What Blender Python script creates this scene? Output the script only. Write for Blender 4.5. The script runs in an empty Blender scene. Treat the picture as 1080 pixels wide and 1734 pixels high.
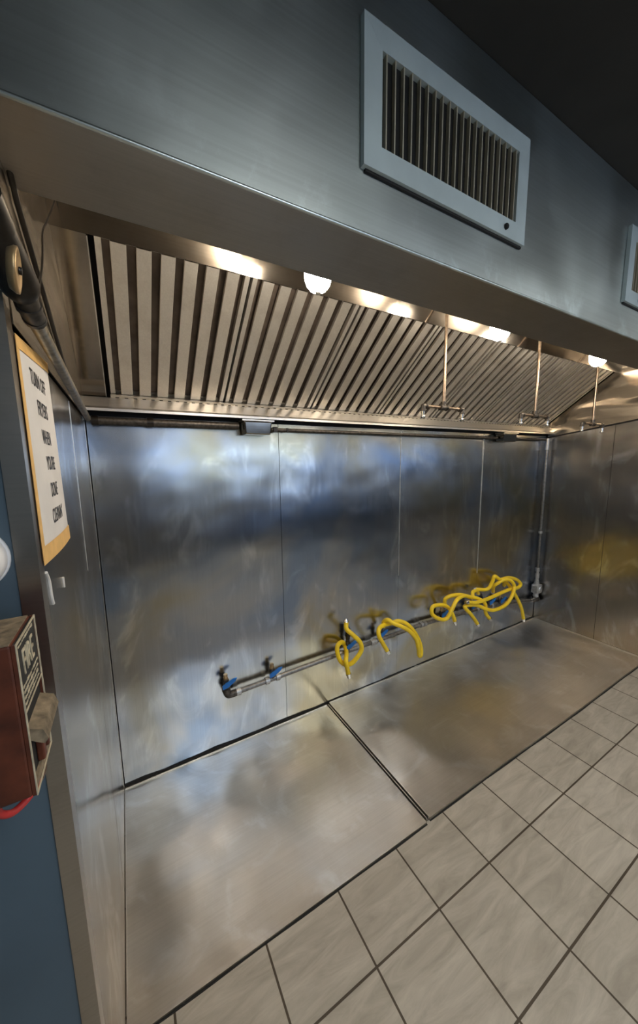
import bpy, math, random
from mathutils import Vector, Matrix
random.seed(7)
S = bpy.context.scene
COL = S.collection

# ------------------------------------------------------------------ camera
YAW, PITCH, ROLL = 0.5154, -0.1421, -0.0149
cam_d = bpy.data.cameras.new('camera'); cam = bpy.data.objects.new('camera', cam_d); COL.objects.link(cam)
fw = Vector((math.sin(YAW)*math.cos(PITCH), math.cos(YAW)*math.cos(PITCH), math.sin(PITCH)))
r0 = Vector((math.cos(YAW), -math.sin(YAW), 0)); u0 = r0.cross(fw)
rt = r0*math.cos(ROLL)+u0*math.sin(ROLL); up = -r0*math.sin(ROLL)+u0*math.cos(ROLL)
m = Matrix.Identity(4)
for i in range(3):
    m[i][0] = rt[i]; m[i][1] = up[i]; m[i][2] = -fw[i]
m.translation = Vector((0.1418, -2.0456, 1.8271))
cam.matrix_world = m
cam_d.sensor_fit = 'VERTICAL'; cam_d.sensor_height = 24; cam_d.lens = 579.53*24/1734
cam_d.clip_start = 0.01
S.camera = cam

# ------------------------------------------------------------------ light and exposure
S.view_settings.view_transform = 'Standard'; S.view_settings.look = 'None'
S.view_settings.gamma = 1; S.view_settings.use_curve_mapping = False
S.view_settings.exposure = 1.75
W = bpy.data.worlds.new('world'); S.world = W; W.use_nodes = True
W.node_tree.nodes['Background'].inputs[0].default_value = (.030, .028, .025, 1)
W.node_tree.nodes['Background'].inputs[1].default_value = 1.0
LAMP_POWER = 35.0      # emission of the hood globes
TUBE_POWER = 4.6       # emission of the added, unseen ceiling panels

# ------------------------------------------------------------------ materials
def new_mat(name):
    mt = bpy.data.materials.new(name); mt.use_nodes = True
    nt = mt.node_tree; b = nt.nodes['Principled BSDF']
    return mt, nt, b
def nd(nt, t, **kw):
    n = nt.nodes.new(t)
    for k, v in kw.items(): setattr(n, k, v)
    return n
def simple(name, col, rough=.5, metal=0., noise=.0, nscale=30, spec=None, bump=0.):
    mt, nt, b = new_mat(name)
    b.inputs['Base Color'].default_value = (*col, 1); b.inputs['Roughness'].default_value = rough
    b.inputs['Metallic'].default_value = metal
    if spec is not None: b.inputs['Specular IOR Level'].default_value = spec
    if noise or bump:
        tc = nd(nt, 'ShaderNodeTexCoord'); n = nd(nt, 'ShaderNodeTexNoise'); n.inputs['Scale'].default_value = nscale
        n.inputs['Detail'].default_value = 6
        nt.links.new(tc.outputs['Object'], n.inputs['Vector'])
        if noise:
            mr = nd(nt, 'ShaderNodeValToRGB')
            mr.color_ramp.elements[0].position = .3; mr.color_ramp.elements[1].position = .7
            mr.color_ramp.elements[0].color = tuple(max(0, c*(1-noise)) for c in col)+(1,)
            mr.color_ramp.elements[1].color = tuple(min(1, c*(1+noise)) for c in col)+(1,)
            nt.links.new(n.outputs['Fac'], mr.inputs[0]); nt.links.new(mr.outputs[0], b.inputs['Base Color'])
        if bump:
            bp = nd(nt, 'ShaderNodeBump'); bp.inputs['Strength'].default_value = bump; bp.inputs['Distance'].default_value = .002
            nt.links.new(n.outputs['Fac'], bp.inputs['Height']); nt.links.new(bp.outputs[0], b.inputs['Normal'])
    return mt
def steel(name, col=(.60, .585, .56), rough=(.22, .38), brush='z', wave=.006, wave_scale=1.6, smudge_scale=3., grime=0., grime_col=(.20, .14, .08), stretch=60, aniso=.0, tint=0., wave_map=None, scuff=None, haze=0.):
    """brushed stainless: object-space brushing, soft buckling of the sheet, wiped smudges in the gloss"""
    mt, nt, b = new_mat(name); L = nt.links.new
    b.inputs['Metallic'].default_value = 1
    tc = nd(nt, 'ShaderNodeTexCoord')
    mp = nd(nt, 'ShaderNodeMapping')
    sc = {'z': (stretch*3, stretch*3, 2.0), 'x': (2.0, stretch*3, stretch*3), 'y': (stretch*3, 2.0, stretch*3)}[brush]
    mp.inputs['Scale'].default_value = sc
    L(tc.outputs['Object'], mp.inputs['Vector'])
    bn = nd(nt, 'ShaderNodeTexNoise'); bn.inputs['Scale'].default_value = 1; bn.inputs['Detail'].default_value = 3
    L(mp.outputs[0], bn.inputs['Vector'])
    # smudges
    sm = nd(nt, 'ShaderNodeTexNoise'); sm.inputs['Scale'].default_value = smudge_scale; sm.inputs['Detail'].default_value = 4
    sm.inputs['Roughness'].default_value = .5; sm.inputs['Distortion'].default_value = .5
    L(tc.outputs['Object'], sm.inputs['Vector'])
    rr = nd(nt, 'ShaderNodeMapRange'); rr.interpolation_type = 'SMOOTHERSTEP'; rr.inputs['From Min'].default_value = .15; rr.inputs['From Max'].default_value = .85
    rr.inputs['To Min'].default_value = rough[0]; rr.inputs['To Max'].default_value = rough[1]
    L(sm.outputs['Fac'], rr.inputs['Value'])
    ad = nd(nt, 'ShaderNodeMath', operation='MULTIPLY_ADD'); ad.inputs[1].default_value = .03
    L(bn.outputs['Fac'], ad.inputs[0]); L(rr.outputs[0], ad.inputs[2]); L(ad.outputs[0], b.inputs['Roughness'])
    # colour: slight variation + grime
    cr = nd(nt, 'ShaderNodeMix', data_type='RGBA')
    cr.inputs['A'].default_value = tuple(c*.86 for c in col)+(1,); cr.inputs['B'].default_value = tuple(min(1, c*1.1) for c in col)+(1,)
    L(bn.outputs['Fac'], cr.inputs['Factor'])
    out = cr.outputs['Result']
    if grime:
        g = nd(nt, 'ShaderNodeTexNoise'); g.inputs['Scale'].default_value = 7; g.inputs['Detail'].default_value = 10; g.inputs['Roughness'].default_value = .7
        L(tc.outputs['Object'], g.inputs['Vector'])
        gr = nd(nt, 'ShaderNodeMapRange'); gr.inputs['From Min'].default_value = .48; gr.inputs['From Max'].default_value = .8
        gr.inputs['To Max'].default_value = grime
        L(g.outputs['Fac'], gr.inputs['Value'])
        gm = nd(nt, 'ShaderNodeMix', data_type='RGBA'); gm.inputs['B'].default_value = (*grime_col, 1)
        L(gr.outputs[0], gm.inputs['Factor']); L(out, gm.inputs['A']); out = gm.outputs['Result']
    if haze:      # dried wipe marks, swirled
        hmap = nd(nt, 'ShaderNodeMapping'); hmap.inputs['Scale'].default_value = (1, 1, .55); hmap.inputs['Location'].default_value = (3.1, 1.7, .4)
        L(tc.outputs['Object'], hmap.inputs['Vector'])
        hz = nd(nt, 'ShaderNodeTexNoise'); hz.inputs['Scale'].default_value = 3.2; hz.inputs['Detail'].default_value = 9; hz.inputs['Roughness'].default_value = .58; hz.inputs['Distortion'].default_value = 2.2
        L(hmap.outputs[0], hz.inputs['Vector'])
        hzr = nd(nt, 'ShaderNodeMapRange'); hzr.interpolation_type = 'SMOOTHSTEP'; hzr.inputs['From Min'].default_value = .50; hzr.inputs['From Max'].default_value = .72; hzr.inputs['To Max'].default_value = haze*2
        L(hz.outputs['Fac'], hzr.inputs['Value'])
        hzm = nd(nt, 'ShaderNodeMix', data_type='RGBA'); hzm.inputs['B'].default_value = (.86, .88, .90, 1)
        L(hzr.outputs[0], hzm.inputs['Factor']); L(out, hzm.inputs['A']); out = hzm.outputs['Result']
    if scuff:     # dried scuffs and drips along one height
        sp = nd(nt, 'ShaderNodeSeparateXYZ'); L(tc.outputs['Object'], sp.inputs[0])
        z_ = nd(nt, 'ShaderNodeMapRange'); z_.inputs['From Min'].default_value = scuff[1]; z_.inputs['From Max'].default_value = scuff[0]
        L(sp.outputs['Z'], z_.inputs['Value'])
        sn = nd(nt, 'ShaderNodeTexNoise'); sn.inputs['Scale'].default_value = 5; sn.inputs['Detail'].default_value = 10; sn.inputs['Roughness'].default_value = .72; sn.inputs['Distortion'].default_value = .4
        L(tc.outputs['Object'], sn.inputs['Vector'])
        sr = nd(nt, 'ShaderNodeMapRange'); sr.inputs['From Min'].default_value = .53; sr.inputs['From Max'].default_value = .66
        L(sn.outputs['Fac'], sr.inputs['Value'])
        sm2 = nd(nt, 'ShaderNodeMath', operation='MULTIPLY'); L(z_.outputs[0], sm2.inputs[0]); L(sr.outputs[0], sm2.inputs[1])
        sx_ = nd(nt, 'ShaderNodeMix', data_type='RGBA'); sx_.inputs['B'].default_value = (.78, .86, .86, 1)
        L(sm2.outputs[0], sx_.inputs['Factor']); L(out, sx_.inputs['A']); out = sx_.outputs['Result']
    if tint:      # straw and blue patches: blurred coloured reflections painted into the steel colour
        h = nd(nt, 'ShaderNodeTexNoise'); h.inputs['Scale'].default_value = 1.3; h.inputs['Detail'].default_value = 4; h.inputs['Distortion'].default_value = .6
        L(tc.outputs['Object'], h.inputs['Vector'])
        hr = nd(nt, 'ShaderNodeValToRGB'); e = hr.color_ramp.elements
        e[0].position = .36; e[0].color = (.62, .76, 1, 1); e[1].position = .66; e[1].color = (1, .86, .58, 1)
        k = hr.color_ramp.elements.new(.5); k.color = (1, 1, 1, 1)
        L(h.outputs['Fac'], hr.inputs[0])
        hm = nd(nt, 'ShaderNodeMix', data_type='RGBA'); hm.blend_type = 'MULTIPLY'; hm.inputs['Factor'].default_value = tint
        L(out, hm.inputs['A']); L(hr.outputs[0], hm.inputs['B']); out = hm.outputs['Result']
    L(out, b.inputs['Base Color'])
    # bump
    wv = nd(nt, 'ShaderNodeTexNoise'); wv.inputs['Scale'].default_value = wave_scale; wv.inputs['Detail'].default_value = 1.5
    L(tc.outputs['Object'], wv.inputs['Vector'])
    if wave_map:
        wm = nd(nt, 'ShaderNodeMapping'); wm.inputs['Scale'].default_value = wave_map
        L(tc.outputs['Object'], wm.inputs['Vector']); L(wm.outputs[0], wv.inputs['Vector'])
    b1 = nd(nt, 'ShaderNodeBump'); b1.inputs['Strength'].default_value = 1; b1.inputs['Distance'].default_value = wave
    L(wv.outputs['Fac'], b1.inputs['Height'])
    b2 = nd(nt, 'ShaderNodeBump'); b2.inputs['Strength'].default_value = .05; b2.inputs['Distance'].default_value = .0002
    L(bn.outputs['Fac'], b2.inputs['Height']); L(b1.outputs[0], b2.inputs['Normal']); L(b2.outputs[0], b.inputs['Normal'])
    if aniso:
        b.inputs['Anisotropic'].default_value = aniso
        tg = nd(nt, 'ShaderNodeTangent'); tg.direction_type = 'RADIAL'; tg.axis = {'z': 'Z', 'x': 'X', 'y': 'Y'}[brush]
        L(tg.outputs[0], b.inputs['Tangent'])
    return mt

M = {}
M['wall'] = steel('wall_stainless', (.46, .475, .50), (.20, .24), 'z', .021, 1.9, 2.2, aniso=.3, tint=1.0, haze=.24)
M['wall_side'] = steel('side_wall_stainless', (.50, .455, .40), (.20, .24), 'z', .030, 1.7, 2.5, aniso=.3, tint=.5, haze=.3)
M['hood_wavy'] = steel('buckled_stainless', (.80, .71, .59), (.17, .22), 'y', .055, 1.6, 4, wave_map=(1, .8, 3.2))
M['hood'] = steel('hood_stainless', (.50, .46, .41), (.285, .36), 'x', .006, 1.5, 3, grime=.25)
M['strip'] = steel('bright_hood_stainless', (.30, .28, .255), (.08, .14), 'x', .004, 2.5, 5, grime=.25)
M['front'] = steel('hood_front_stainless', (.60, .65, .64), (.30, .50), 'x', .014, 1.6, 2.0, scuff=(.30, .42))
M['pan'] = steel('pan_stainless', (.64, .61, .57), (.285, .36), 'x', .034, 2.2, 3.0, grime=.18, grime_col=(.35, .30, .24), haze=.2)
M['lip'] = steel('lip_stainless', (.66, .63, .58), (.285, .34), 'x', .004, 2.5, 5)
M['baffle'] = steel('baffle_stainless', (.74, .71, .66), (.38, .5), 'z', .003, 3, 6, grime=.3, grime_col=(.34, .27, .2))
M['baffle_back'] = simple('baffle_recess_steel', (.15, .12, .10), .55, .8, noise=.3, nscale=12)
M['pipe_galv'] = simple('galvanised_pipe', (.23, .22, .21), .40, .9, noise=.3, nscale=40)
M['pipe_dark'] = simple('dark_iron_pipe', (.085, .075, .065), .45, .7, noise=.5, nscale=60, bump=.4)
M['pipe_black'] = simple('black_greasy_metal', (.022, .018, .014), .32, .4, noise=.6, nscale=30)
M['brownpipe'] = simple('brown_nickel_pipe', (.30, .235, .18), .33, .95, noise=.25, nscale=50)
M['conduit'] = simple('greasy_conduit', (.36, .31, .22), .38, .8, noise=.4, nscale=50)
M['brass'] = simple('brass', (.52, .38, .22), .35, 1, noise=.2, nscale=40)
M['chrome'] = simple('chrome', (.75, .74, .72), .15, 1)
M['alu'] = simple('cast_aluminium', (.50, .50, .50), .42, .85, noise=.2, nscale=60, bump=.3)
M['silver'] = simple('silver_trim', (.80, .80, .78), .3, .8, noise=.2, nscale=30)
M['blue'] = simple('blue_handle_vinyl', (.01, .16, .55), .4)
M['yellow'] = simple('yellow_hose_coating', (.95, .64, .02), .38, noise=.12, nscale=14)
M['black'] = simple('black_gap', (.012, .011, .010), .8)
M['caulk'] = simple('white_caulk', (.72, .70, .66), .7)
M['bluewall'] = simple('blue_grey_paint', (.085, .125, .16), .5, noise=.15, nscale=3)
M['darkceil'] = simple('dark_ceiling', (.030, .028, .024), .9, noise=.2, nscale=4)
M['roomwall'] = simple('kitchen_wall_paint', (.06, .055, .05), .7, noise=.1, nscale=2)
M['paper'] = simple('sign_paper', (.74, .72, .70), .6, noise=.06, nscale=9)
M['tape'] = simple('masking_tape', (.78, .48, .16), .55, noise=.12, nscale=25)
M['ink'] = simple('black_ink', (.025, .025, .03), .6)
M['redbox'] = simple('red_brown_painted_metal', (.10, .024, .010), .55, noise=.5, nscale=22, bump=.3)
M['dust'] = simple('dusty_grease', (.22, .17, .11), .9, noise=.5, nscale=60, bump=.8)
M['plate'] = simple('black_face_plate', (.022, .021, .019), .5, noise=.5, nscale=60)
M['cream'] = simple('cream_lettering', (.55, .48, .34), .6, noise=.25, nscale=60)
M['red'] = simple('red_cable', (.50, .03, .03), .45)
M['brown'] = simple('brown_cable', (.12, .07, .045), .5)
M['white'] = simple('white_plastic', (.82, .80, .80), .4)
M['gold'] = simple('tan_cover_plate', (.50, .34, .17), .4, .6, noise=.2, nscale=30)
M['ventframe'] = simple('vent_frame_paint', (.58, .66, .66), .45, .1, noise=.08, nscale=10)
M['ventbar'] = simple('vent_bar', (.62, .56, .42), .4, .3)
M['beige'] = simple('cream_plastic', (.70, .60, .32), .5)

def emis(name, col, st, cam_bulb=False):
    mt, nt, b = new_mat(name)
    b.inputs['Base Color'].default_value = (*col, 1); b.inputs['Roughness'].default_value = .3
    b.inputs['Emission Color'].default_value = (*col, 1); b.inputs['Emission Strength'].default_value = st
    return mt
M['globe'] = emis('lit_lamp_globe', (1, .86, .68), LAMP_POWER)
M['window_glow'] = emis('added_window_glow', (.55, .72, 1.0), .8)
M['tube'] = emis('added_ceiling_glow', (.97, 1.0, .97), TUBE_POWER)

def tile_mat():
    mt, nt, b = new_mat('stone_look_tiles'); L = nt.links.new
    tc = nd(nt, 'ShaderNodeTexCoord')
    mp = nd(nt, 'ShaderNodeMapping'); mp.inputs['Location'].default_value = (-1.782+.328*20, 1.2655+.328*20, 0)
    L(tc.outputs['Object'], mp.inputs['Vector'])
    br = nd(nt, 'ShaderNodeTexBrick'); br.offset = 0; br.squash = 1
    br.inputs['Scale'].default_value = 1; br.inputs['Brick Width'].default_value = .328; br.inputs['Row Height'].default_value = .328
    br.inputs['Mortar Size'].default_value = .0042; br.inputs['Mortar Smooth'].default_value = .2; br.inputs['Bias'].default_value = 0
    br.inputs['Color1'].default_value = (.43, .38, .31, 1); br.inputs['Color2'].default_value = (.49, .435, .36, 1)
    br.inputs['Mortar'].default_value = (.075, .055, .035, 1)
    L(mp.outputs[0], br.inputs['Vector'])
    m2 = nd(nt, 'ShaderNodeMapping'); m2.inputs['Scale'].default_value = (3, 16, 1); m2.inputs['Rotation'].default_value = (0, 0, .2)
    L(tc.outputs['Object'], m2.inputs['Vector'])
    n = nd(nt, 'ShaderNodeTexNoise'); n.inputs['Scale'].default_value = 1.2; n.inputs['Detail'].default_value = 9; n.inputs['Roughness'].default_value = .65; n.inputs['Distortion'].default_value = .8
    L(m2.outputs[0], n.inputs['Vector'])
    rp = nd(nt, 'ShaderNodeValToRGB'); rp.color_ramp.elements[0].position = .3; rp.color_ramp.elements[1].position = .7
    rp.color_ramp.elements[0].color = (.74, .725, .70, 1); rp.color_ramp.elements[1].color = (1.2, 1.2, 1.19, 1)
    L(n.outputs['Fac'], rp.inputs[0])
    mx = nd(nt, 'ShaderNodeMix', data_type='RGBA'); mx.blend_type = 'MULTIPLY'; mx.inputs['Factor'].default_value = 1
    L(br.outputs['Color'], mx.inputs['A']); L(rp.outputs[0], mx.inputs['B']); L(mx.outputs['Result'], b.inputs['Base Color'])
    b.inputs['Roughness'].default_value = .5
    bp = nd(nt, 'ShaderNodeBump'); bp.inputs['Strength'].default_value = .6; bp.inputs['Distance'].default_value = .002; bp.invert = True
    L(br.outputs['Fac'], bp.inputs['Height'])
    b3 = nd(nt, 'ShaderNodeBump'); b3.inputs['Strength'].default_value = .3; b3.inputs['Distance'].default_value = .001
    L(n.outputs['Fac'], b3.inputs['Height']); L(bp.outputs[0], b3.inputs['Normal']); L(b3.outputs[0], b.inputs['Normal'])
    return mt
M['tile'] = tile_mat()

# ------------------------------------------------------------------ mesh helpers (world coordinates)
def catmull(pts, n=8, closed=False):
    P = [Vector(p) for p in pts]; out = []
    for i in range(len(P)-1):
        p0 = P[i-1] if i else P[0]*2-P[1]; p1 = P[i]; p2 = P[i+1]; p3 = P[i+2] if i+2 < len(P) else P[-1]*2-P[-2]
        for k in range(n):
            t = k/n
            out.append(.5*((2*p1)+(-p0+p2)*t+(2*p0-5*p1+4*p2-p3)*t*t+(-p0+3*p1-3*p2+p3)*t**3))
    out.append(P[-1]); return out
class MB:
    def __init__(s): s.v = []; s.f = []; s.sm = []
    def add(s, vs, fs, smooth=False):
        o = len(s.v); s.v += [Vector(v) for v in vs]
        for f in fs: s.f.append([i+o for i in f]); s.sm.append(smooth)
        return s
    def box(s, a, b, bev=0.):
        x0, y0, z0 = [min(a[i], b[i]) for i in range(3)]; x1, y1, z1 = [max(a[i], b[i]) for i in range(3)]
        if bev <= 0:
            vs = [(x0,y0,z0),(x1,y0,z0),(x1,y1,z0),(x0,y1,z0),(x0,y0,z1),(x1,y0,z1),(x1,y1,z1),(x0,y1,z1)]
            return s.add(vs, [(0,3,2,1),(4,5,6,7),(0,1,5,4),(1,2,6,5),(2,3,7,6),(3,0,4,7)])
        import bmesh
        bm = bmesh.new(); bmesh.ops.create_cube(bm, size=1)
        for v in bm.verts: v.co = Vector(((x0+x1)/2+v.co.x*(x1-x0), (y0+y1)/2+v.co.y*(y1-y0), (z0+z1)/2+v.co.z*(z1-z0)))
        bmesh.ops.bevel(bm, geom=bm.edges[:], offset=bev, segments=2, affect='EDGES', profile=.5)
        bm.verts.index_update(); s.add([v.co.copy() for v in bm.verts], [[v.index for v in f.verts] for f in bm.faces]); bm.free()
        return s
    def prism(s, poly, vec):
        """poly: list of 3d points, extruded by vec"""
        n = len(poly); a = [Vector(p) for p in poly]; b = [p+Vector(vec) for p in a]
        nrm = Vector((0,0,0))
        for i in range(n): nrm += a[i].cross(a[(i+1) % n])
        fl = nrm.dot(Vector(vec)) > 0
        fs = [list(range(n))[::-1] if fl else list(range(n)), [n+i for i in range(n)] if fl else [n+i for i in range(n)][::-1]]
        for i in range(n):
            j = (i+1) % n; fs.append([i, j, n+j, n+i] if fl else [j, i, n+i, n+j])
        return s.add(a+b, fs)
    def tube(s, pts, r, seg=12, caps=True):
        P = [Vector(p) for p in pts]; n = len(P); rs = r if isinstance(r, (list, tuple)) else [r]*n
        t = (P[1]-P[0]).normalized(); ref = Vector((0,0,1)) if abs(t.z) < .9 else Vector((1,0,0))
        u = t.cross(ref).normalized(); vs = []; fs = []
        for i in range(n):
            t2 = (P[min(i+1, n-1)]-P[max(i-1, 0)])
            if t2.length < 1e-9: t2 = t
            t2.normalize(); u = (u-t2*u.dot(t2)).normalized(); w = t2.cross(u)
            for k in range(seg):
                a = 2*math.pi*k/seg; vs.append(P[i]+(u*math.cos(a)+w*math.sin(a))*rs[i])
        for i in range(n-1):
            for k in range(seg):
                k2 = (k+1) % seg; fs.append([i*seg+k, i*seg+k2, (i+1)*seg+k2, (i+1)*seg+k])
        s.add(vs, fs, True)
        if caps:
            s.add(vs[:seg], [list(range(seg))[::-1]]); s.add(vs[-seg:], [list(range(seg))])
        return s
    def cyl(s, a, b, r, seg=16): return s.tube([a, b], r, seg)
    def lathe(s, c, prof, axis=(0,0,1), seg=28):
        """prof: (distance along axis, radius)"""
        ax = Vector(axis).normalized(); ref = Vector((1,0,0)) if abs(ax.x) < .9 else Vector((0,1,0))
        u = ax.cross(ref).normalized(); w = ax.cross(u); c = Vector(c); vs = []; fs = []
        for (h, r) in prof:
            for k in range(seg):
                a = 2*math.pi*k/seg; vs.append(c+ax*h+(u*math.cos(a)+w*math.sin(a))*max(r, 1e-5))
        for i in range(len(prof)-1):
            for k in range(seg):
                k2 = (k+1) % seg; fs.append([i*seg+k, i*seg+k2, (i+1)*seg+k2, (i+1)*seg+k])
        s.add(vs, fs, True); return s
    def hexnut(s, a, b, r): return s.tube([a, b], r, 6)
    def build(s, name, mat, parent=None):
        org = parent_loc(parent)
        me = bpy.data.meshes.new(name); me.from_pydata([tuple(v-org) for v in s.v], [], s.f)
        me.polygons.foreach_set('use_smooth', s.sm); me.update(); me.materials.append(mat)
        o = bpy.data.objects.new(name, me); COL.objects.link(o)
        if parent: o.parent = parent
        return o
def parent_loc(p):
    v = Vector((0,0,0))
    while p is not None: v += p.location; p = p.parent
    return v
def tag(o, label=None, cat=None, group=None, kind=None):
    if label: o['label'] = label
    if cat: o['category'] = cat
    if group: o['group'] = group
    if kind: o['kind'] = kind
    return o
def thing(name, loc, label, cat, group=None):
    o = bpy.data.objects.new(name, None); o.location = loc; o.empty_display_size = .05; COL.objects.link(o)
    return tag(o, label, cat, group)
def struct(o, label=None, cat=None):
    return tag(o, label, cat, None, 'structure')
def copy_tree(o, parent=None):
    c = o.copy(); COL.objects.link(c); c.parent = parent
    for ch in list(o.children): copy_tree(ch, c)
    return c
def text_obj(name, body, size, loc, rot, mat, parent, sx=1., ext=.0005, align='CENTER'):
    cu = bpy.data.curves.new('tmp', 'FONT'); cu.body = body; cu.size = size; cu.align_x = align; cu.align_y = 'CENTER'
    cu.extrude = ext; cu.offset = 0
    t = bpy.data.objects.new('tmp', cu); COL.objects.link(t)
    bpy.context.view_layer.update()
    dg = bpy.context.evaluated_depsgraph_get(); me = bpy.data.meshes.new_from_object(t.evaluated_get(dg))
    bpy.data.objects.remove(t); bpy.data.curves.remove(cu)
    mt = Matrix.Translation(Vector(loc)-parent_loc(parent)) @ rot.to_4x4() @ Matrix.Diagonal((sx, 1, 1, 1))
    me.transform(mt); me.name = name; me.materials.clear(); me.materials.append(mat)
    o = bpy.data.objects.new(name, me); COL.objects.link(o); o.parent = parent
    return o
# text lying on a plane that faces +x: right = +y, up = +z
RX = Matrix(((0, 0, 1), (1, 0, 0), (0, 1, 0)))

# ------------------------------------------------------------------ structure
XR = 4.124; CEIL = 2.90; YB = -4.6; XL = -.62
b = MB().box((XL, YB, -.06), (XR+.1, .1, 0)).build('floor', M['tile']); struct(b, 'floor of square beige stone-look tiles with dark grout', 'floor')
b = MB().box((XL, YB, CEIL), (XR+.1, .1, CEIL+.06)).build('ceiling', M['darkceil']); struct(b, 'dark kitchen ceiling above the hood', 'ceiling')

def sheet(mb, x0, x1, z0, z1, y, th=.004): mb.box((x0, y, z0), (x1, y+th, z1))
# back wall: dark backing with four tall sheets in front of it
wb = MB().box((XL, .012, 0), (XR+.1, .1, CEIL)).build('wall_back', M['black']); struct(wb, 'back wall behind the hood, clad in tall stainless sheets', 'wall')
xs = [0.004, 1.014, 2.0422, 3.0587, 4.118]
tilt = [(.0, .0), (.010, .006), (-.008, .004), (.006, -.006)]
for i in range(4):
    x0, x1 = xs[i]+.0015, xs[i+1]-.0015
    mb = MB(); nx, nz = 10, 14; fr = []
    for iz in range(nz+1):
        for ix in range(nx+1):
            a = ix/nx; c = iz/nz
            bow = -.0045*math.sin(math.pi*a)*math.sin(math.pi*c) - tilt[i][1]*.4*(1-c)*a
            fr.append((x0+(x1-x0)*a, bow, .024+(2.072-.024)*c))
    fs = [[iz*(nx+1)+ix, iz*(nx+1)+ix+1, (iz+1)*(nx+1)+ix+1, (iz+1)*(nx+1)+ix] for iz in range(nz) for ix in range(nx)]
    mb.add(fr, fs, True); mb.box((x0+.001, .006, .024), (x1-.001, .0115, 2.072))
    mb.build('wall_panel', M['wall'], wb)
# silver joint strips on the seams
for x, z0, z1, w in ((3.0587, .74, 2.06, .004), (2.0422, .9, 2.06, .0016), (3.0587, .03, .42, .0012)):
    MB().box((x-w, -.004, z0), (x+w, .011, z1)).build('seam_strip', M['silver'], wb)
bg = MB(); bz = [.0300+.0035*math.sin(i*1.3)+.002*math.sin(i*3.1) for i in range(41)]
bg.prism([(.005, -.0062, .020), (4.118, -.0062, .020)]+[(4.118-4.113*i/40, -.0062, bz[i]) for i in range(41)], (0, .016, 0)); bg.build('base_gap', M['black'], wb)

# right wall
wr = MB().box((XR+.006, YB, 0), (XR+.1, .012, CEIL)).build('wall_right', M['black']); struct(wr, 'right end wall clad in stainless sheets', 'wall')
def zs(y): return 2.05-.144*y
ye = [-.002, -.588, -1.62, -2.6, -3.6, YB]
for i in range(5):
    ya, yb = ye[i]-.0015, ye[i+1]+.0015
    MB().prism([(XR, ya, .024), (XR, yb, .024), (XR, yb, min(zs(yb), 2.3)), (XR, ya, min(zs(ya), 2.3))], (.005, 0, 0)).build('wall_panel', M['wall_side'], wr)
MB().prism([(XR+.001, -1.36, 2.31), (XR+.001, YB, 2.31), (XR+.001, YB, CEIL), (XR+.001, -1.36, CEIL)], (.004, 0, 0)).build('wall_panel', M['wall_side'], wr)

MB().box((XR-.0025, -1.2, .020), (XR+.004, -.004, .030)).build('base_gap', M['black'], wr)

# left wall: stainless partition ending in a wrapped corner, blue painted wall beyond
wl = MB().box((-.028, -1.298, 0), (-.006, .012, CEIL)).build('wall_left', M['wall_side']); struct(wl, 'left partition wall clad in stainless', 'wall')
for (ya, yb, z0, z1) in ((-.004, -.568, .012, 2.055), (-.572, -1.262, .012, 2.055)):
    MB().box((-.0055, ya, z0), (0, yb, z1)).build('wall_panel', M['wall_side'], wl)
MB().box((-.030, -1.300, 0), (.0008, -1.2625, CEIL)).build('corner_guard', M['hood'], wl)
MB().box((-.004, -.030, .012), (.0012, -.0015, 2.05), 0).build('corner_strip', M['lip'], wl)
MB().box((-.004, -.5725, 1.45), (.0014, -.5675, 2.05)).build('seam_strip', M['silver'], wl)
# caulk dabs left on the sheet
cb = MB()
cb.tube(catmull([(.001, -1.255, 1.632), (.001, -1.238, 1.61), (.001, -1.234, 1.578), (.001, -1.226, 1.56)], 5), [.003]*16, 8)
cb.tube([(.001, -1.092, 1.575), (.001, -1.086, 1.55)], [.003, .002], 8)
cb.build('caulk_smear', M['caulk'], wl)
pw = MB().box((XL, -1.296, 0), (-.031, -1.2, CEIL)).box((XL-.06, YB, 0), (XL, -1.2, CEIL)).build('wall_front_left', M['bluewall'])
struct(pw, 'blue grey painted wall left of the stainless partition', 'wall')
# the kitchen wall behind the photographer, seen only as a blur in the steel
wk = MB().box((XL-.06, YB-.1, 0), (XR+.1, YB, CEIL)).build('wall_front', M['roomwall']); struct(wk, 'painted kitchen wall opposite the hood', 'wall')

wn = MB().box((.75, YB+.001, 1.62), (.80, YB+.05, 2.42)).box((3.75, YB+.001, 1.62), (3.80, YB+.05, 2.42)).box((.80, YB+.001, 1.62), (3.75, YB+.05, 1.67)).box((.80, YB+.001, 2.37), (3.75, YB+.05, 2.42)).box((2.25, YB+.002, 1.67), (2.30, YB+.048, 2.37)).build('added_window_1', M['white'])  # unseen window, added to light the steel and be reflected in it
struct(wn, 'wide unseen window added opposite the hood for the cool reflection in the steel', 'window')
MB().box((.80, YB+.004, 1.67), (3.75, YB+.012, 2.37)).build('pane', M['window_glow'], wn)

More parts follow.
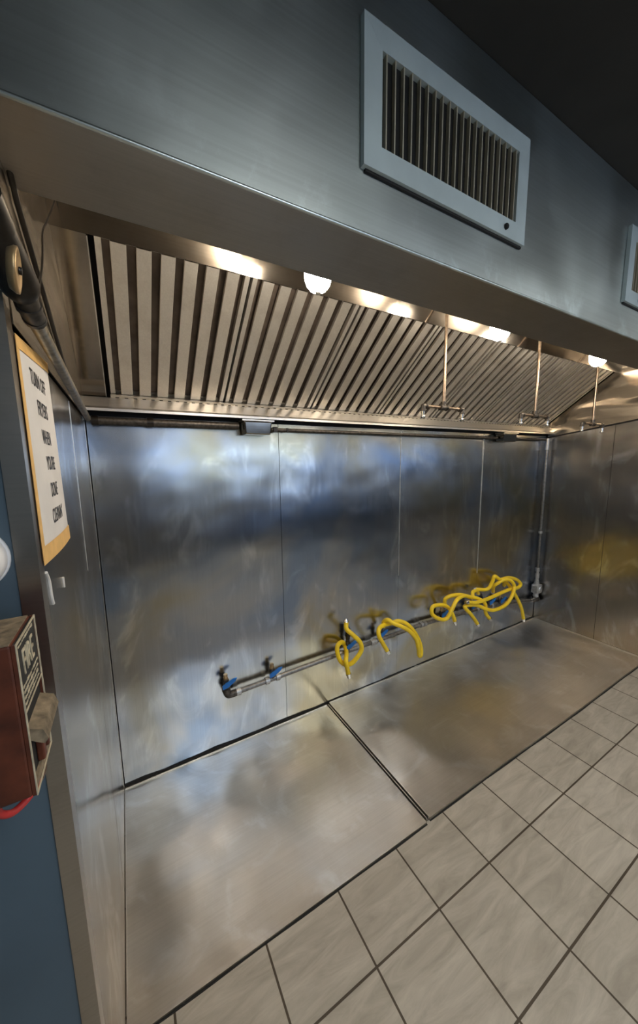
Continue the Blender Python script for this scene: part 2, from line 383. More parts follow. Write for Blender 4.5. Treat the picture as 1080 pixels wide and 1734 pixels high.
# ------------------------------------------------------------------ added ceiling lights, out of view, put in to light the steel
first = None
for (x, y) in ((.9, -2.9), (2.9, -2.9), (.9, -4.0), (2.9, -4.0)):
    if first is None:
        first = thing('added_ceiling_light', (x, y, CEIL), 'added flat square ceiling light out of view, nearer the hood on the left', 'light', 'added ceiling lights out of view')
        MB().box((x-.31, y-.31, CEIL-.03), (x+.31, y-.285, CEIL)).box((x-.31, y+.285, CEIL-.03), (x+.31, y+.31, CEIL)).box((x-.31, y-.285, CEIL-.03), (x-.285, y+.285, CEIL)).box((x+.285, y-.285, CEIL-.03), (x+.31, y+.285, CEIL)).build('frame', M['white'], first)
        MB().box((x-.284, y-.284, CEIL-.02), (x+.284, y+.284, CEIL-.008)).build('diffuser', M['tube'], first)
    else:
        c = copy_tree(first); c.location = (x, y, CEIL); c['label'] = 'added flat square ceiling light out of view, '+{(2.9, -2.9): 'nearer the hood on the right', (.9, -4.0): 'by the window on the left', (2.9, -4.0): 'by the window on the right'}[(x, y)]

# ------------------------------------------------------------------ floor pans
def pan(name, x0, x1, yf, ztop, label, front_wave=0.):
    t = thing(name, ((x0+x1)/2, yf/2, 0), label, 'floor pan', 'stainless pans on the floor under the hood')
    mb = MB(); nx, ny = 24, 10; vs = []
    for j in range(ny+1):
        for i in range(nx+1):
            a = i/nx; c = j/ny; x = x0+(x1-x0)*a; yy = -.014+(yf+.014)*c
            if j == ny: yy += front_wave*math.sin(a*9.)
            z = ztop - .004*math.sin(math.pi*a)*math.sin(math.pi*c)
            vs.append((x, yy, z))
    fs = [[j*(nx+1)+i, (j+1)*(nx+1)+i, (j+1)*(nx+1)+i+1, j*(nx+1)+i+1] for j in range(ny) for i in range(nx)]
    mb.add(vs, fs, True); mb.build('sheet', M['pan'], t)
    fe = [vs[ny*(nx+1)+i] for i in range(nx+1)]
    f = MB()
    lo = [(p[0], p[1]-.001, 0.0005) for p in fe]; n = len(fe)
    f.add(fe+lo, [[i, n+i, n+i+1, i+1] for i in range(n-1)])
    f.build('front_lip', M['hood'], t)
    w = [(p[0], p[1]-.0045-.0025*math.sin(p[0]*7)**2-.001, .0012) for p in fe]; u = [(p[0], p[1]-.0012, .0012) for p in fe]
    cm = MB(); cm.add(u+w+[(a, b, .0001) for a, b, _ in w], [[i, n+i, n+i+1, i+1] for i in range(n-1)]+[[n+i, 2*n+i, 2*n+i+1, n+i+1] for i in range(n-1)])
    cm.build('edge_shadow_line', M['black'], t)  # shadow line in the gap before the pan, laid as a black strip
    MB().box((x0, -.014, .0005), (x1, -.0045, ztop+.008)).build('back_lip', M['lip'], t)
    return t
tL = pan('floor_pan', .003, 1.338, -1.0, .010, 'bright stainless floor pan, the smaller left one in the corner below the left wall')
MB().box((.0025, -1.0, .0006), (.006, -.015, .018)).build('side_lip', M['lip'], tL)
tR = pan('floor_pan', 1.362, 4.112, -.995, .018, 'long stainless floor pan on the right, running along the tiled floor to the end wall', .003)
MB().box((1.3545, -.993, .0006), (1.3615, -.0145, .029)).build('side_lip', M['lip'], tR)
MB().box((4.1125, -.99, .0006), (4.121, -.0145, .030)).build('side_lip', M['lip'], tR)
MB().box((1.3445, -.992, .0005), (1.3500, -.0148, .018)).build('seam_flange', M['lip'], tR)
MB().box((1.3390, -.992, .0005), (1.3440, -.0148, .003)).box((1.3502, -.992, .0005), (1.3543, -.0148, .003)).build('gap_filler', M['black'], tR)

# ------------------------------------------------------------------ exhaust hood
hood = thing('exhaust_hood', (2.06, 0, 2.05), 'long stainless kitchen exhaust canopy with a sloping filter bank and deep front', 'exhaust hood')
PF, PI, PZ = -1.341, -1.131, 2.35            # plenum front, inner edge, bottom
FB = Vector((0, -.019, 2.1666)); FT = Vector((0, -.5737, 2.5933))   # filter plane
fd = (FT-FB).normalized(); fn = Vector((0, -fd.z, fd.y)) * -1
fn = Vector((0, -fd.z, fd.y)); fn = fn if fn.z < 0 else -fn          # points down and outwards
# make-up air plenum
mb = MB().box((.003, PF, PZ), (XR-.003, PF+.003, CEIL-.002)); mb.build('front_panel', M['front'], hood)
mb = MB().box((.003, PF+.0032, PZ), (XR-.003, PI-.0032, PZ+.003)); mb.build('underside', M['hood'], hood)
mb = MB().box((.003, PI-.003, PZ), (XR-.003, PI, 2.664)); mb.build('inner_panel', M['hood'], hood)
MB().tube([(.003, PF+.001, PZ+.001), (XR-.003, PF+.001, PZ+.001)], .004, 8).build('edge_hem', M['front'], hood)
MB().box((.003, PI+.0005, 2.664), (XR-.003, -.601, 2.667)).build('inner_ceiling', M['hood'], hood)
# strip above the filters
mb = MB().prism([(.003, -.5745, 2.594), (.003, -.603, 2.664), (.003, -.600, 2.6655), (.003, -.5705, 2.5955)], (XR-.006, 0, 0)); mb.build('upper_strip', M['strip'], hood)
# filter rack end plates, both ends
def fp(x, t, d=0.): return Vector((x, 0, 0))+FB+(FT-FB)*t+fn*d
L_ = (FT-FB).length
for xa, xb in ((.003, .100), (4.045, XR-.003)):
    mb = MB().prism([fp(xa, -.02, .0), fp(xb, -.02, .0), fp(xb, 1.0, .0), fp(xa, 1.0, .0)], fn*-.003); mb.build('rack_plate', M['strip'], hood)
MB().prism([fp(.100, -.02, 0), fp(.1035, -.02, 0), fp(.1035, 1.0, 0), fp(.100, 1.0, 0)], fn*.010).build('rack_edge', M['chrome'], hood)
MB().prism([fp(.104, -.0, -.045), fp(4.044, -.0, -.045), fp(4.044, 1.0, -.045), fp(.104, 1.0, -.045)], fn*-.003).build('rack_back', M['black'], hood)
# grease trough under the filters
prof = [(-.019, 2.163), (-.034, 2.158), (-.060, 2.112), (-.085, 2.100), (-.085, 2.088), (-.078, 2.088), (-.050, 2.096), (-.012, 2.096), (-.012, 2.160)]
MB().prism([(.003, a, c) for a, c in prof], (XR-.006, 0, 0)).build('grease_trough', M['lip'], hood)
# perforated lip along the filter feet
mb = MB(); x = .14
mb.prism([fp(.12, -.012, .004), fp(.12, .026, .004), fp(.12, .026, .009), fp(.12, -.012, .009)], (3.92, 0, 0)); mb.build('drip_lip', M['baffle'], hood)
mb = MB()
while x < 4.0:
    mb.prism([fp(x, .000, .0091), fp(x+.016, .000, .0091), fp(x+.016, .010, .0091), fp(x, .010, .0091)], fn*.0006); x += .0398
tag(mb.build('drip_slot', M['black'], hood), kind='stuff')
# end panels of the hood on both side walls
za = lambda y: 2.056 - .144*(y)
MB().prism([(XR-.006, -.012, 2.066), (XR-.006, -1.6, zs(-1.6)+.016), (XR-.006, -1.6, CEIL-.002), (XR-.006, -.012, CEIL-.002)], (.005, 0, 0)).build('end_panel', M['hood_wavy'], hood)
MB().prism([(.0002, -.012, 2.066), (.0002, -1.26, 2.066), (.0002, -1.26, CEIL-.002), (.0002, -.012, CEIL-.002)], (.0025, 0, 0)).build('end_panel', M['hood_wavy'], hood)

# ------------------------------------------------------------------ baffle filters
P0, PW = .122, .5580
where = ['at the far left end of the filter bank', 'second from the left end of the filter bank', 'behind the first hood lamp, third from the left',
         'in the middle of the bank behind the left drop pipe', 'behind the second hood lamp, third from the right', 'second from the right end, behind the middle drop pipe', 'at the far right end of the filter bank']
flt = thing('baffle_filter', fp(P0, 0), 'slanted stainless baffle filter '+where[0], 'grease filter', 'grease filters in the slanted bank')
x0, x1 = P0, P0+PW-.013
t0, t1 = .0, 1.0
fr = MB()
for (a, c) in ((x0, x0+.020), (x1-.020, x1)):
    fr.prism([fp(a, t0, -.030), fp(c, t0, -.030), fp(c, t1, -.030), fp(a, t1, -.030)], fn*.028)
for (ta, tb) in ((0, .03), (.988, 1.0)):
    fr.prism([fp(x0, ta, -.030), fp(x1, ta, -.030), fp(x1, tb, -.030), fp(x0, tb, -.030)], fn*.012)
fr.build('frame', M['baffle'], flt)
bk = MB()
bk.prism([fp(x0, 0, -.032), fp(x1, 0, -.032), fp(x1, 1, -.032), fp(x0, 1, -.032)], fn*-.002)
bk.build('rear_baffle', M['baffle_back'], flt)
pitch = .0812
for k in range(6):
    xa = x0+.045+k*pitch; xb = xa+.050
    s = MB()
    prf = [(xa, -.016), (xa, -.001), (xa+.0015, 0), (xb-.0015, 0), (xb, -.001), (xb, -.016), (xb-.0012, -.016), (xb-.0012, -.002), (xa+.0012, -.002), (xa+.0012, -.016)]
    s.prism([fp(a, .006, d) for a, d in prf], (FT-FB)*.990)
    s.build('baffle', M['baffle'], flt)
for k in range(1, 7):
    c = copy_tree(flt); c.location = fp(P0+k*PW, 0); c['label'] = 'slanted stainless baffle filter '+where[k]
    c.rotation_euler = (0, 0, 0)

# ------------------------------------------------------------------ hood lamps
def lamp(x, label):
    y = -.95
    t = thing('hood_lamp', (x, y, 2.66), label, 'lamp', 'lit jar lamps inside the hood')
    MB().lathe((x, y, 2.6635), [(0, .060), (-.012, .066), (-.03, .066), (-.04, .050), (-.135, .048), (-.14, 0)], seg=32).build('socket_housing', M['alu'], t)
    g = MB().lathe((x, y, 2.522), [(0, .044), (-.03, .047), (-.06, .047), (-.080, .045), (-.097, .039), (-.110, .028), (-.117, .014), (-.119, 0)], seg=32).build('globe', M['globe'], t)
    MB().lathe((x, y, 2.4025), [(0, .010), (-.004, .009), (-.006, 0)], seg=16).build('globe_tip', M['silver'], g)
    return t
lamp(.772, 'glowing jar lamp nearest the camera, in front of the third filter')
lamp(1.788, 'glowing jar lamp between the left and middle drop pipes')
lamp(2.793, 'glowing jar lamp farthest right, above the right drop pipe')

# ------------------------------------------------------------------ fire suppression drops
def drop(x, arm, zb, label):
    y = -.65
    t = thing('nozzle_pipe', (x, y, 2.66), label, 'pipe', 'fire suppression drops under the hood')
    MB().cyl((x, y, 2.6635), (x, y, zb+.012), .0085, 14).build('drop_pipe', M['brownpipe'], t)
    MB().lathe((x, y, 2.6635), [(0, .022), (-.004, .022), (-.006, .010)], seg=20).build('flange', M['brownpipe'], t)
    MB().cyl((x-.026, y, zb), (x+.026, y, zb), .0145, 14).cyl((x, y, zb), (x, y, zb+.03), .0135, 14).cyl((x-.028, y, zb), (x-.019, y, zb), .0165, 14).cyl((x+.019, y, zb), (x+.028, y, zb), .0165, 14).cyl((x, y, zb+.024), (x, y, zb+.033), .0158, 14).build('tee', M['pipe_dark'], t)
    for sgn in (-1, 1):
        MB().cyl((x+sgn*.026, y, zb), (x+sgn*(arm-.012), y, zb), .0088, 12).build('arm', M['brownpipe'], t)
        e = MB().tube(catmull([(x+sgn*(arm-.022), y, zb), (x+sgn*(arm-.004), y, zb), (x+sgn*arm, y, zb-.004), (x+sgn*arm, y, zb-.024)], 5), .0135, 12)
        e.cyl((x+sgn*(arm-.026), y, zb), (x+sgn*(arm-.017), y, zb), .016, 12).cyl((x+sgn*arm, y, zb-.018), (x+sgn*arm, y, zb-.027), .016, 12)
        e.build('elbow', M['pipe_dark'], t)
        nz = MB().hexnut((x+sgn*arm, y, zb-.027), (x+sgn*arm, y, zb-.038), .0115).cyl((x+sgn*arm, y, zb-.038), (x+sgn*arm, y, zb-.050), .0085, 12).lathe((x+sgn*arm, y, zb-.050), [(0, .0085), (-.002, .013), (-.012, .013), (-.016, .009), (-.016, 0)], seg=16)
        nz.build('nozzle', M['chrome'], t)
    return t
drop(1.756, .160, 2.128, 'brown metal drop pipe with twin nozzles, left of the three under the hood')
drop(2.680, .165, 2.132, 'brown metal drop pipe with twin nozzles, middle of the three under the hood')
drop(3.530, .172, 2.112, 'brown metal drop pipe with twin nozzles, right of the three, hanging below the last lamp')

# ------------------------------------------------------------------ vents on the hood front
def vent(x0, x1, z0, z1, label, bars, knob_x):
    y = PF-.0005
    t = thing('vent_grille', ((x0+x1)/2, y, z0), label, 'vent', 'air vents on the hood front')
    w = .050
    mb = MB()
    mb.prism([(x0, y-.014, z0), (x1, y-.014, z0), (x1-w, y-.014, z0+w), (x0+w, y-.014, z0+w)], (0, .0138, 0))
    mb.prism([(x0, y-.014, z1), (x1, y-.014, z1), (x1-w, y-.014, z1-w), (x0+w, y-.014, z1-w)], (0, .0138, 0))
    mb.prism([(x0, y-.0139, z0), (x0+w, y-.0139, z0+w), (x0+w, y-.0139, z1-w), (x0, y-.0139, z1)], (0, .0137, 0))
    mb.prism([(x1, y-.0139, z0), (x1-w, y-.0139, z0+w), (x1-w, y-.0139, z1-w), (x1, y-.0139, z1)], (0, .0137, 0))
    mb.build('frame', M['ventframe'], t)
    MB().box((x0+w, y-.0022, z0+w), (x1-w, y-.0002, z1-w)).build('duct_opening', M['black'], t)
    n = bars
    for i in range(n):
        xx = x0+w+(x1-x0-2*w)*(i+.5)/n
        MB().box((xx-.0016, y-.013, z0+w-.001), (xx+.0016, y-.003, z1-w+.001)).build('bar', M['ventbar'], t)
    MB().box((x0+.01, y-.006, z0-.006), (x1-.003, y-.0003, z0-.0003)).build('gasket', M['black'], t)
    MB().lathe((knob_x, y-.014, z0+.024), [(0, .008), (.005, .008), (.008, .005), (.0085, 0)], axis=(0, -1, 0), seg=16).build('screw', M['black'], t)
    return t
vent(.66, 1.272, 2.480, 2.765, 'air vent grille with blue grey frame on the hood front, above the left drop pipe', 20, 1.175)
vent(1.992, 2.60, 2.470, 2.754, 'air vent grille with blue grey frame, the one farther right along the hood front', 20, 2.12)

# ------------------------------------------------------------------ grease cups and pipe below the trough
def cup(x0, x1, label):
    t = thing('grease_cup', ((x0+x1)/2, -.07, 2.0), label, 'grease cup', 'grease cups hanging below the trough')
    y0, y1 = -.098, -.012; zt, zb = 2.072, 1.998
    ins = .008
    top = [(x0, y0, zt), (x1, y0, zt), (x1, y1, zt), (x0, y1, zt)]
    bot = [(x0+ins, y0+ins, zb), (x1-ins, y0+ins, zb), (x1-ins, y1-.002, zb), (x0+ins, y1-.002, zb)]
    mb = MB().add(top+bot, [(4, 7, 6, 5), (0, 4, 5, 1), (1, 5, 6, 2), (2, 6, 7, 3), (3, 7, 4, 0), (0, 1, 2, 3)])
    o = mb.build('cup_body', M['strip'], t)
    bv = o.modifiers.new('bevel', 'BEVEL'); bv.width = .007; bv.segments = 3
    MB().box((x0-.012, y0-.006, zt+.001), (x1+.012, y1, zt+.009)).build('cup_rim', M['lip'], t)
    return t
cup(.765, .935, 'brushed steel grease cup hanging under the trough left of the first wall seam')
cup(3.215, 3.42, 'small steel grease cup hanging under the trough near the right corner')
cd = thing('conduit_run', (.5, -.035, 2.03), 'dark conduit running level under the hood trough along the top of the back wall', 'pipe')
MB().cyl((.03, -.035, 2.047), (.748, -.035, 2.047), .020, 14).build('tube', M['pipe_dark'], cd)
MB().cyl((.27, -.035, 2.047), (.30, -.035, 2.047), .0238, 14).build('coupling', M['pipe_black'], cd)
MB().cyl((.03, -.035, 2.047), (.06, -.035, 2.047), .0238, 14).build('coupling', M['pipe_black'], cd)
o = MB().cyl((.952, -.035, 2.034), (3.20, -.035, 2.034), .011, 12).cyl((3.435, -.035, 2.034), (4.03, -.035, 2.034), .011, 12).build('tube', M['pipe_dark'], cd)
MB().box((.962, -.052, 2.018), (.990, -.018, 2.05), .003).box((1.05, -.05, 2.022), (1.062, -.02, 2.046), .002).build('bracket', M['pipe_black'], cd)

# ------------------------------------------------------------------ gas manifold
man = thing('gas_manifold', (2.3, -.06, .42), 'grey iron gas pipe with blue handled valves running low along the back wall', 'gas pipe')
pth = [(.625, -.048, .395), (1.3, -.048, .415), (2.30, -.048, .432), (3.15, -.048, .392), (3.70, -.048, .322), (3.93, -.050, .290)]
def mp(x):
    for a, c in zip(pth, pth[1:]):
        if a[0] <= x <= c[0]:
            t = (x-a[0])/(c[0]-a[0]); return Vector((x, a[1]+(c[1]-a[1])*t, a[2]+(c[2]-a[2])*t))
    return Vector(pth[-1] if x > 3 else pth[0])
MB().tube([pth[0]]+pth[1:3], .0165, 14).build('pipe', M['pipe_galv'], man)
MB().tube(pth[2:], .0165, 14).build('pipe', M['pipe_galv'], man)
for x in (.665, .86, .935, 1.44, 1.735, 1.76, 2.27, 2.31, 2.62, 2.85, 3.02, 3.25, 3.5):
    MB().cyl(mp(x)-Vector((.014, 0, 0)), mp(x)+Vector((.014, 0, 0)), .023, 12).build('coupling', M['alu'], man)
e = MB().tube(catmull([mp(.66), (.625, -.048, .395), (.600, -.048, .400), (.590, -.048, .425), (.590, -.048, .435)], 5), .0225, 12); e.cyl((.59, -.048, .43), (.59, -.048, .447), .027, 12)
e.build('elbow', M['pipe_dark'], man)
def valve(x, h, tall=False):
    q = Vector((.590, -.048, .43)) if x < .62 else mp(x)
    z = q.z
    MB().cyl((q.x, q.y, z), (q.x, q.y, z+.035), .0145, 12).hexnut((q.x, q.y, z+.032), (q.x, q.y, z+.044), .0185).lathe((q.x, q.y, z+.044), [(0, .014), (.01, .020), (.024, .020), (.034, .014)], seg=16).build('valve_body', M['pipe_dark'], man)
    n = MB().hexnut((q.x, q.y, z+.076), (q.x, q.y, z+.090), .0155).cyl((q.x, q.y, z+.09), (q.x, q.y, z+.104), .012, 12).hexnut((q.x, q.y, z+.100), (q.x, q.y, z+.110), .013)
    n.build('valve_outlet', M['brass'] if not tall else M['pipe_dark'], man)
    # lever handle, seen from the room
    hd = MB().box((q.x-.010, q.y-.034, z+.048), (q.x+.010, q.y-.018, z+.064), .003)
    hd.prism([(q.x-.028, q.y-.038, z+.034), (q.x+.004, q.y-.038, z+.040), (q.x+.050, q.y-.038, z+.068), (q.x+.060, q.y-.038, z+.086), (q.x+.040, q.y-.038, z+.088), (q.x-.004, q.y-.038, z+.070), (q.x-.030, q.y-.038, z+.058)], (0, .008, 0))
    hd.build('valve_handle', M['blue'], man)
for x, tl in ((.59, 0), (.895, 0), (1.505, 1), (1.81, 0), (2.52, 0), (2.93, 0), (3.20, 0), (3.38, 0)):
    valve(x, 0, tl)
# tall black stub on the third valve
q = mp(1.505)
MB().cyl((q.x, q.y, q.z+.10), (q.x, q.y, q.z+.19), .017, 12).cyl((q.x, q.y, q.z+.12), (q.x, q.y, q.z+.14), .021, 12).cyl((q.x, q.y, q.z+.165), (q.x, q.y, q.z+.178), .021, 12).build('stub_pipe', M['pipe_black'], man)

# ------------------------------------------------------------------ yellow gas hoses
CAMP = Vector((0.1418, -2.0456, 1.8271))
HB = 0.0165
def hose(pts, label, end_fit=True, r=HB):
    """pts: positions on the wall side of the room (x, distance from wall, z)"""
    P = [Vector((p[0], -p[1], p[2])) for p in pts]; C = catmull(P, 9)
    t = thing('gas_hose', P[0], label, 'gas hose', 'yellow gas hoses on the manifold')
    C2 = C
    MB().tube(C2, r, 14).build('tube', M['yellow'], t)
    d0 = (C[0]-C[2]).normalized(); d1 = (C[-1]-C[-3]).normalized()
    MB().hexnut(C[0]-d0*.004, C[0]+d0*.012, r*1.12).cyl(C[0]+d0*.01, C[0]+d0*.022, r*.75, 12).build('end_fitting', M['chrome'], t)
    if end_fit:
        MB().hexnut(C[-1]-d1*.004, C[-1]+d1*.016, r*1.15).cyl(C[-1]+d1*.014, C[-1]+d1*.034, r*.8, 12).build('end_fitting', M['chrome'], t)
    return t
HZ = [
 ([(1.456, 0.1, 0.683), (1.447, 0.12, 0.641), (1.483, 0.15, 0.598), (1.533, 0.16, 0.538), (1.543, 0.17, 0.483), (1.509, 0.17, 0.435), (1.463, 0.16, 0.393), (1.424, 0.14, 0.384), (1.389, 0.12, 0.417), (1.379, 0.1, 0.475), (1.393, 0.085, 0.514), (1.452, 0.05, 0.506), (1.487, 0.035, 0.462), (1.458, 0.1, 0.444), (1.406, 0.17, 0.438), (1.409, 0.18, 0.386), (1.419, 0.18, 0.336)], 'yellow gas hose looped in a ring around the tall black stub, nearest the left'),
 ([(1.837, 0.062, 0.531), (1.826, 0.08, 0.581), (1.838, 0.11, 0.609), (1.878, 0.14, 0.581), (1.937, 0.17, 0.551), (2.008, 0.18, 0.498), (2.066, 0.19, 0.424), (2.094, 0.19, 0.344), (2.118, 0.18, 0.263), (2.153, 0.165, 0.249), (2.155, 0.16, 0.311), (2.128, 0.15, 0.396), (2.067, 0.14, 0.489), (2.014, 0.12, 0.542), (1.953, 0.1, 0.566), (1.899, 0.085, 0.556), (1.8, 0.1, 0.569), (1.734, 0.13, 0.565), (1.722, 0.15, 0.524), (1.751, 0.16, 0.461), (1.794, 0.16, 0.391)], 'yellow gas hose folded double and drooping right, between the ring and the tangle'),
 ([(2.995, 0.07, 0.571), (2.937, 0.09, 0.618), (2.856, 0.11, 0.622), (2.826, 0.13, 0.585), (2.684, 0.15, 0.64), (2.561, 0.17, 0.632), (2.489, 0.18, 0.563), (2.439, 0.17, 0.494), (2.365, 0.15, 0.504), (2.306, 0.13, 0.557), (2.33, 0.12, 0.61), (2.447, 0.11, 0.594), (2.508, 0.13, 0.563), (2.543, 0.15, 0.496), (2.562, 0.16, 0.435)], 'yellow gas hose curled in a wide loop at the left end of the tangle'),
 ([(2.548, 0.062, 0.535), (2.522, 0.08, 0.614), (2.564, 0.1, 0.646), (2.667, 0.115, 0.642), (2.787, 0.135, 0.604), (2.899, 0.15, 0.563), (2.976, 0.16, 0.505), (2.994, 0.16, 0.41), (3.055, 0.16, 0.34)], 'yellow gas hose arching over the curled loop, its end turned right'),
 ([(3.239, 0.062, 0.534), (3.201, 0.09, 0.605), (3.213, 0.12, 0.645), (3.268, 0.15, 0.68), (3.344, 0.17, 0.662), (3.395, 0.18, 0.595), (3.331, 0.2, 0.521), (3.233, 0.2, 0.449), (3.086, 0.19, 0.429), (2.97, 0.18, 0.46), (2.844, 0.165, 0.521), (2.717, 0.15, 0.541), (2.696, 0.16, 0.525), (2.769, 0.17, 0.449), (2.863, 0.17, 0.341)], 'long yellow gas hose sagging in a wide bow low across the tangle'),
 ([(2.977, 0.05, 0.61), (3.099, 0.09, 0.598), (3.144, 0.11, 0.668), (3.16, 0.12, 0.727), (3.236, 0.13, 0.683), (3.364, 0.13, 0.677), (3.501, 0.13, 0.634), (3.571, 0.14, 0.575), (3.499, 0.15, 0.551), (3.357, 0.155, 0.565), (3.181, 0.16, 0.558), (2.987, 0.17, 0.551), (2.828, 0.175, 0.556), (2.71, 0.17, 0.581)], 'yellow gas hose bent back on itself across the top of the tangle'),
 ([(3.406, 0.07, 0.569), (3.363, 0.1, 0.631), (3.407, 0.13, 0.577), (3.487, 0.15, 0.464), (3.577, 0.16, 0.328), (3.633, 0.16, 0.193)], 'yellow gas hose hanging down alone at the right end of the tangle'),
]
for pts, label in HZ: hose(pts, label)

# ------------------------------------------------------------------ riser in the right corner with regulator
rs = thing('gas_riser', (4.04, -.05, .3), 'thin grey gas pipe rising in the right corner with a square regulator at its foot', 'gas pipe')
rx, ry = 4.055, -.045
MB().cyl((rx, ry, 2.04), (rx, ry, .60), .0135, 12).build('pipe', M['pipe_galv'], rs)
MB().cyl((rx, ry, 1.93), (rx, ry, 2.045), .016, 12).cyl((rx, ry, 1.03), (rx, ry, 1.055), .020, 12).build('coupling', M['alu'], rs)
MB().cyl((rx, ry, .64), (rx, ry, .60), .021, 12).cyl((rx, ry, .60), (rx, ry, .545), .014, 12).hexnut((rx, ry, .575), (rx, ry, .53), .024).cyl((rx, ry, .53), (rx, ry, .48), .017, 12).cyl((rx, ry, .50), (rx, ry, .47), .022, 12).build('union', M['alu'], rs)
MB().box((rx-.05, ry-.045, .355), (rx+.045, ry+.03, .455), .012).cyl((rx, ry, .45), (rx, ry, .475), .028, 12).lathe((rx-.003, ry-.045, .405), [(0, .034), (.008, .030), (.012, 0)], axis=(0, -1, 0), seg=20).build('regulator', M['alu'], rs)
MB().cyl((rx, ry, .36), (rx, ry, .30), .026, 12).hexnut((rx, ry, .33), (rx, ry, .31), .033).build('nipple', M['alu'], rs)
MB().cyl((rx-.04, ry, .275), (rx+.035, ry, .275), .027, 14).cyl((rx, ry, .275), (rx, ry, .315), .026, 14).cyl((rx+.02, ry, .275), (rx+.035, ry, .275), .032, 14).build('tee', M['pipe_dark'], rs)
fx = MB()
for k in range(9):
    fx.cyl((3.945+k*.008, -.052, .283), (3.950+k*.008, -.052, .283), .023 if k % 2 else .018, 12)
fx.build('flex_connector', M['chrome'], rs)

# ------------------------------------------------------------------ paper sign on the left partition
sg = thing('paper_sign', (.002, -1.11, 1.85), 'long white paper sign with orange tape edges, fixed to the left steel wall', 'sign')
def SQ(a, c, d):   # a across (0 left .. 1 right), c up (0..1)
    tl, trr, br, bl = Vector((0, -1.262, 2.047)), Vector((0, -.960, 2.073)), Vector((0, -.930, 1.650)), Vector((0, -1.268, 1.660))
    p = (bl*(1-a)+br*a)*(1-c)+(tl*(1-a)+trr*a)*c
    return p+Vector((.0022+.004*math.sin(a*math.pi)*(1-c)+d, 0, 0))
def quadstrip(a0, a1, c0, c1, d, n=10, m2=10):
    vs = [SQ(a0+(a1-a0)*i/n, c0+(c1-c0)*j/m2, d) for j in range(m2+1) for i in range(n+1)]
    mb = MB(); mb.add(vs, [[j*(n+1)+i, j*(n+1)+i+1, (j+1)*(n+1)+i+1, (j+1)*(n+1)+i] for j in range(m2) for i in range(n)], True)
    lo = [v-Vector((.0006, 0, 0)) for v in vs]
    mb.add(lo, [[j*(n+1)+i, (j+1)*(n+1)+i, (j+1)*(n+1)+i+1, j*(n+1)+i+1] for j in range(m2) for i in range(n)])
    return mb
quadstrip(0, 1, 0, 1, 0, 16, 16).build('paper', M['paper'], sg)
quadstrip(-.01, .055, -.005, 1.0, .001).build('tape', M['tape'], sg)
quadstrip(-.01, 1.01, .955, 1.01, .0014).build('tape', M['tape'], sg)
quadstrip(-.01, 1.02, -.03, .055, .0014).build('tape', M['tape'], sg)
for body, y, z, s, sx in (('TURN OFF', -1.107, 2.000, .043, .72), ('FRYERS', -1.098, 1.945, .044, .72), ('WHEN', -1.096, 1.888, .042, .72), ('YOU\'RE', -1.086, 1.834, .042, .66), ('DONE', -1.087, 1.777, .044, .62), ("CLEANIN'", -1.083, 1.722, .044, .64)):
    text_obj('lettering', body, s, (.0024+.004*math.sin((y+1.265)/.33*math.pi)*(1-(z-1.655)/.4)+.0006, y, z), RX, M['ink'], sg, sx, .0002)

# ------------------------------------------------------------------ conduit with junction body, cable and wire on the left
ct = thing('wall_conduit', (.03, -1.2, 2.07), 'thick greasy brown conduit slanting along the left wall above the paper sign', 'conduit')
MB().tube([(.030, -1.275, 2.083), (.018, -.06, 2.052)], .0125, 14).build('pipe', M['conduit'], ct)
MB().tube(catmull([(.032, -1.262, 2.082), (.031, -1.285, 2.086), (.030, -1.305, 2.098)], 6), .016, 14).cyl((.031, -1.262, 2.082), (.031, -1.252, 2.081), .0175, 14).cyl((.030, -1.285, 2.087), (.030, -1.293, 2.090), .0185, 14).build('connector', M['pipe_dark'], ct)
MB().tube(catmull([(.028, -1.300, 2.094), (.024, -1.325, 2.115), (.018, -1.360, 2.135), (.012, -1.400, 2.158)], 6), [.016, .020, .024, .026]+[.027]*15, 18).build('junction_body', M['pipe_black'], ct)
MB().lathe((0.048, -1.468, 2.066), [(-.006, .0), (-.006, .022), (.0, .026), (.003, .026), (.0038, .022), (.003, .0205), (.003, .0)], axis=(1, .07, -.10), seg=30).build('cover_disc', M['gold'], ct)
MB().lathe((0.0515, -1.468, 2.066), [(0, .0045), (.003, .0045), (.003, 0)], axis=(1, .07, -.10), seg=12).build('screw', M['pipe_black'], ct)
MB().cyl((.013, -1.385, 2.150), (.009, -1.425, 2.170), .029, 18).build('collar', M['pipe_black'], ct)
cbx = MB().tube([(.010, -1.262, 2.42), (.010, -1.135, 2.322), (.009, -.7, 2.155), (.006, -.30, 2.062)], .0052, 10).build('wall_cable', M['pipe_black'])
tag(cbx, 'straight black cable sloping down the left end panel above the conduit', 'cable')
def RAY(u, v, y):
    cx = (u-540)/579.53; cy = (v-867)/579.53
    d = rt*cx - up*cy + fw; return CAMP + d*((y-CAMP.y)/d.y)
wo = MB().tube(catmull([(0.03, -0.522, 2.726), (0.03, -0.684, 2.596), (0.03, -0.891, 2.437), (0.03, -1.007, 2.349), (0.03, -1.044, 2.291), (0.03, -1.082, 2.242), (0.03, -1.141, 2.185), (0.03, -1.196, 2.132), (0.03, -1.213, 2.111)], 6), .0022, 8).build('dangling_wire', M['pipe_black'])
tag(wo, 'thin bent dark wire dangling in front of the left end panel down to the conduit', 'wire')

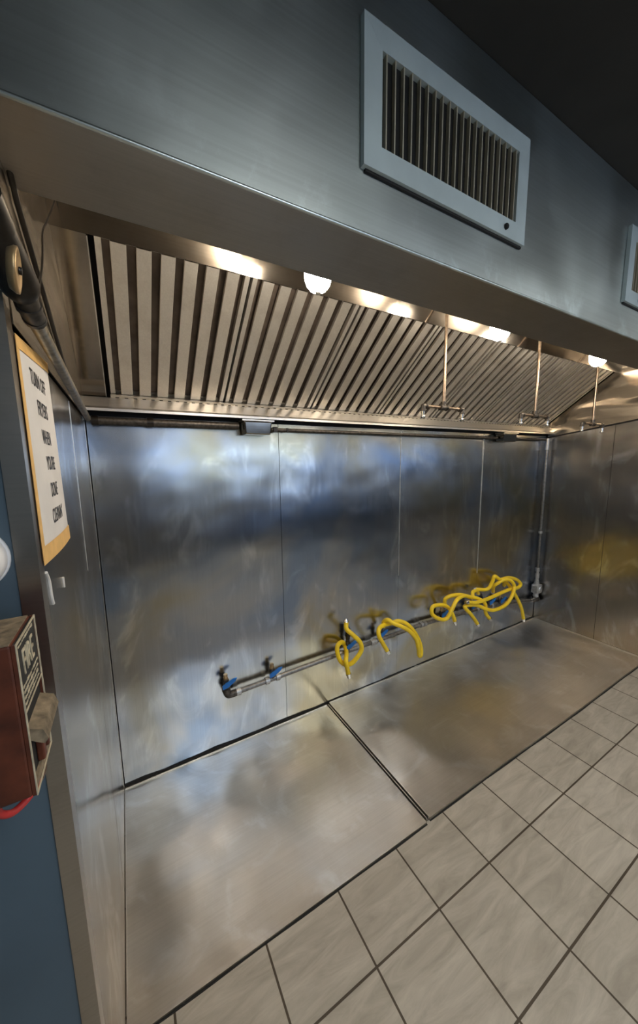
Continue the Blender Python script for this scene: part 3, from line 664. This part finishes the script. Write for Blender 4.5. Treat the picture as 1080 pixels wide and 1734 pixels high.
# ------------------------------------------------------------------ fire pull station
fpb = thing('fire_pull_station', (-.03, -1.43, 1.375), 'grimy red brown fire pull station with black FIRE face plate at the left edge', 'fire pull station')
X1 = .002; ya, yb, z0, z1 = -1.486, -1.378, 1.374, 1.598
hs = MB()
hs.box((-.20, ya, z0), (X1-.006, yb, z1), .003).build('housing', M['redbox'], fpb)
MB().box((-.198, ya+.002, z1-.0005), (X1-.008, yb-.002, z1+.0012)).build('dust_layer', M['dust'], fpb)
f = .0035
f = .0028; XA = X1-.0015
MB().box((XA, ya, z0), (X1, ya+f, z1)).box((XA, yb-f, z0), (X1, yb, z1)).box((XA, ya+f, z1-f), (X1, yb-f, z1)).box((XA, ya+f, z0), (X1, yb-f, z0+f)).box((XA, ya+f, 1.497), (X1-.0003, yb-f, 1.4995)).build('face_rim', M['cream'], fpb)
MB().box((X1-.006, ya+.0005, z0+.0005), (XA, ya+.003, z1-.0005)).box((X1-.006, yb-.003, z0+.0005), (XA, yb-.0005, z1-.0005)).build('face_side', M['redbox'], fpb)
pl = MB().box((X1-.006, ya+f, 1.500), (X1-.002, yb-f, z1-f)).build('face_plate', M['plate'], fpb)
text_obj('lettering', 'FIRE', .052, (X1-.0015, -1.432, 1.558), RX, M['cream'], pl, .64, .0008)
mk = MB()
rr = random.Random(3)
for (zz, n) in ((1.5885, 5), (1.530, 9), (1.522, 9), (1.514, 8), (1.506, 9)):
    yy = ya+.012
    while yy < yb-.014:
        w = rr.uniform(.004, .011); mk.box((X1-.002, yy, zz-.0015+rr.uniform(-.0008,.0008)), (X1-.0012, min(yy+w, yb-.008), zz+.0012+rr.uniform(-.001,.001))); yy += w+.003
tag(mk.build('worn_small_print', M['cream'], pl), kind='stuff')
MB().box((X1-.0062, ya+f, z0+f), (X1-.0052, yb-f, 1.497)).build('recess', M['black'], fpb)
hn = MB()
hn.prism([(X1-.005, ya+.012, 1.470), (X1+.012, ya+.012, 1.462), (X1+.017, ya+.012, 1.446), (X1+.012, ya+.012, 1.440), (X1-.005, ya+.012, 1.452)], (0, .088, 0))
hn.build('pull_bar', M['dust'], fpb)
MB().box((X1-.005, ya+.040, 1.395), (X1+.004, ya+.055, 1.441), .002).box((X1-.005, ya+.070, 1.395), (X1+.004, ya+.078, 1.441), .002).build('pull_bracket', M['redbox'], fpb)
MB().box((X1-.005, ya+.006, 1.380), (X1-.001, yb-.006, 1.392)).build('label_strip', M['dust'], fpb)

c1 = MB().tube(catmull([(-.045, -1.47, 1.3735), (-.047, -1.465, 1.352), (-.036, -1.455, 1.337), (-.020, -1.44, 1.340), (-.010, -1.425, 1.352)], 7), .005, 12).build('loop_cable', M['red'])
tag(c1, 'red cable loop hanging below the fire pull station', 'cable')
c2 = MB().tube(catmull([(-.010, -1.40, 1.3735), (-.008, -1.405, 1.355), (-.014, -1.41, 1.338), (-.028, -1.42, 1.328)], 6), .0055, 12).build('loop_cable', M['brown'])
tag(c2, 'brown cable leaving the underside of the fire pull station beside the red one', 'cable')
# white rounded cover on the blue wall
q = RAY(-78, 962, -1.345)
wt = thing('wall_dispenser', q, 'rounded white plastic cover at the left edge above the fire pull station', 'dispenser')
MB().lathe((q.x, -1.2965, q.z), [(0, .052), (.02, .052), (.038, .047), (.05, .032), (.055, 0)], axis=(0, -1, 0), seg=40).build('cover', M['white'], wt)
MB().lathe((q.x, -1.2965, q.z), [(0, .055), (.006, .055), (.006, .052)], axis=(0, -1, 0), seg=40).build('rim', M['white'], wt)
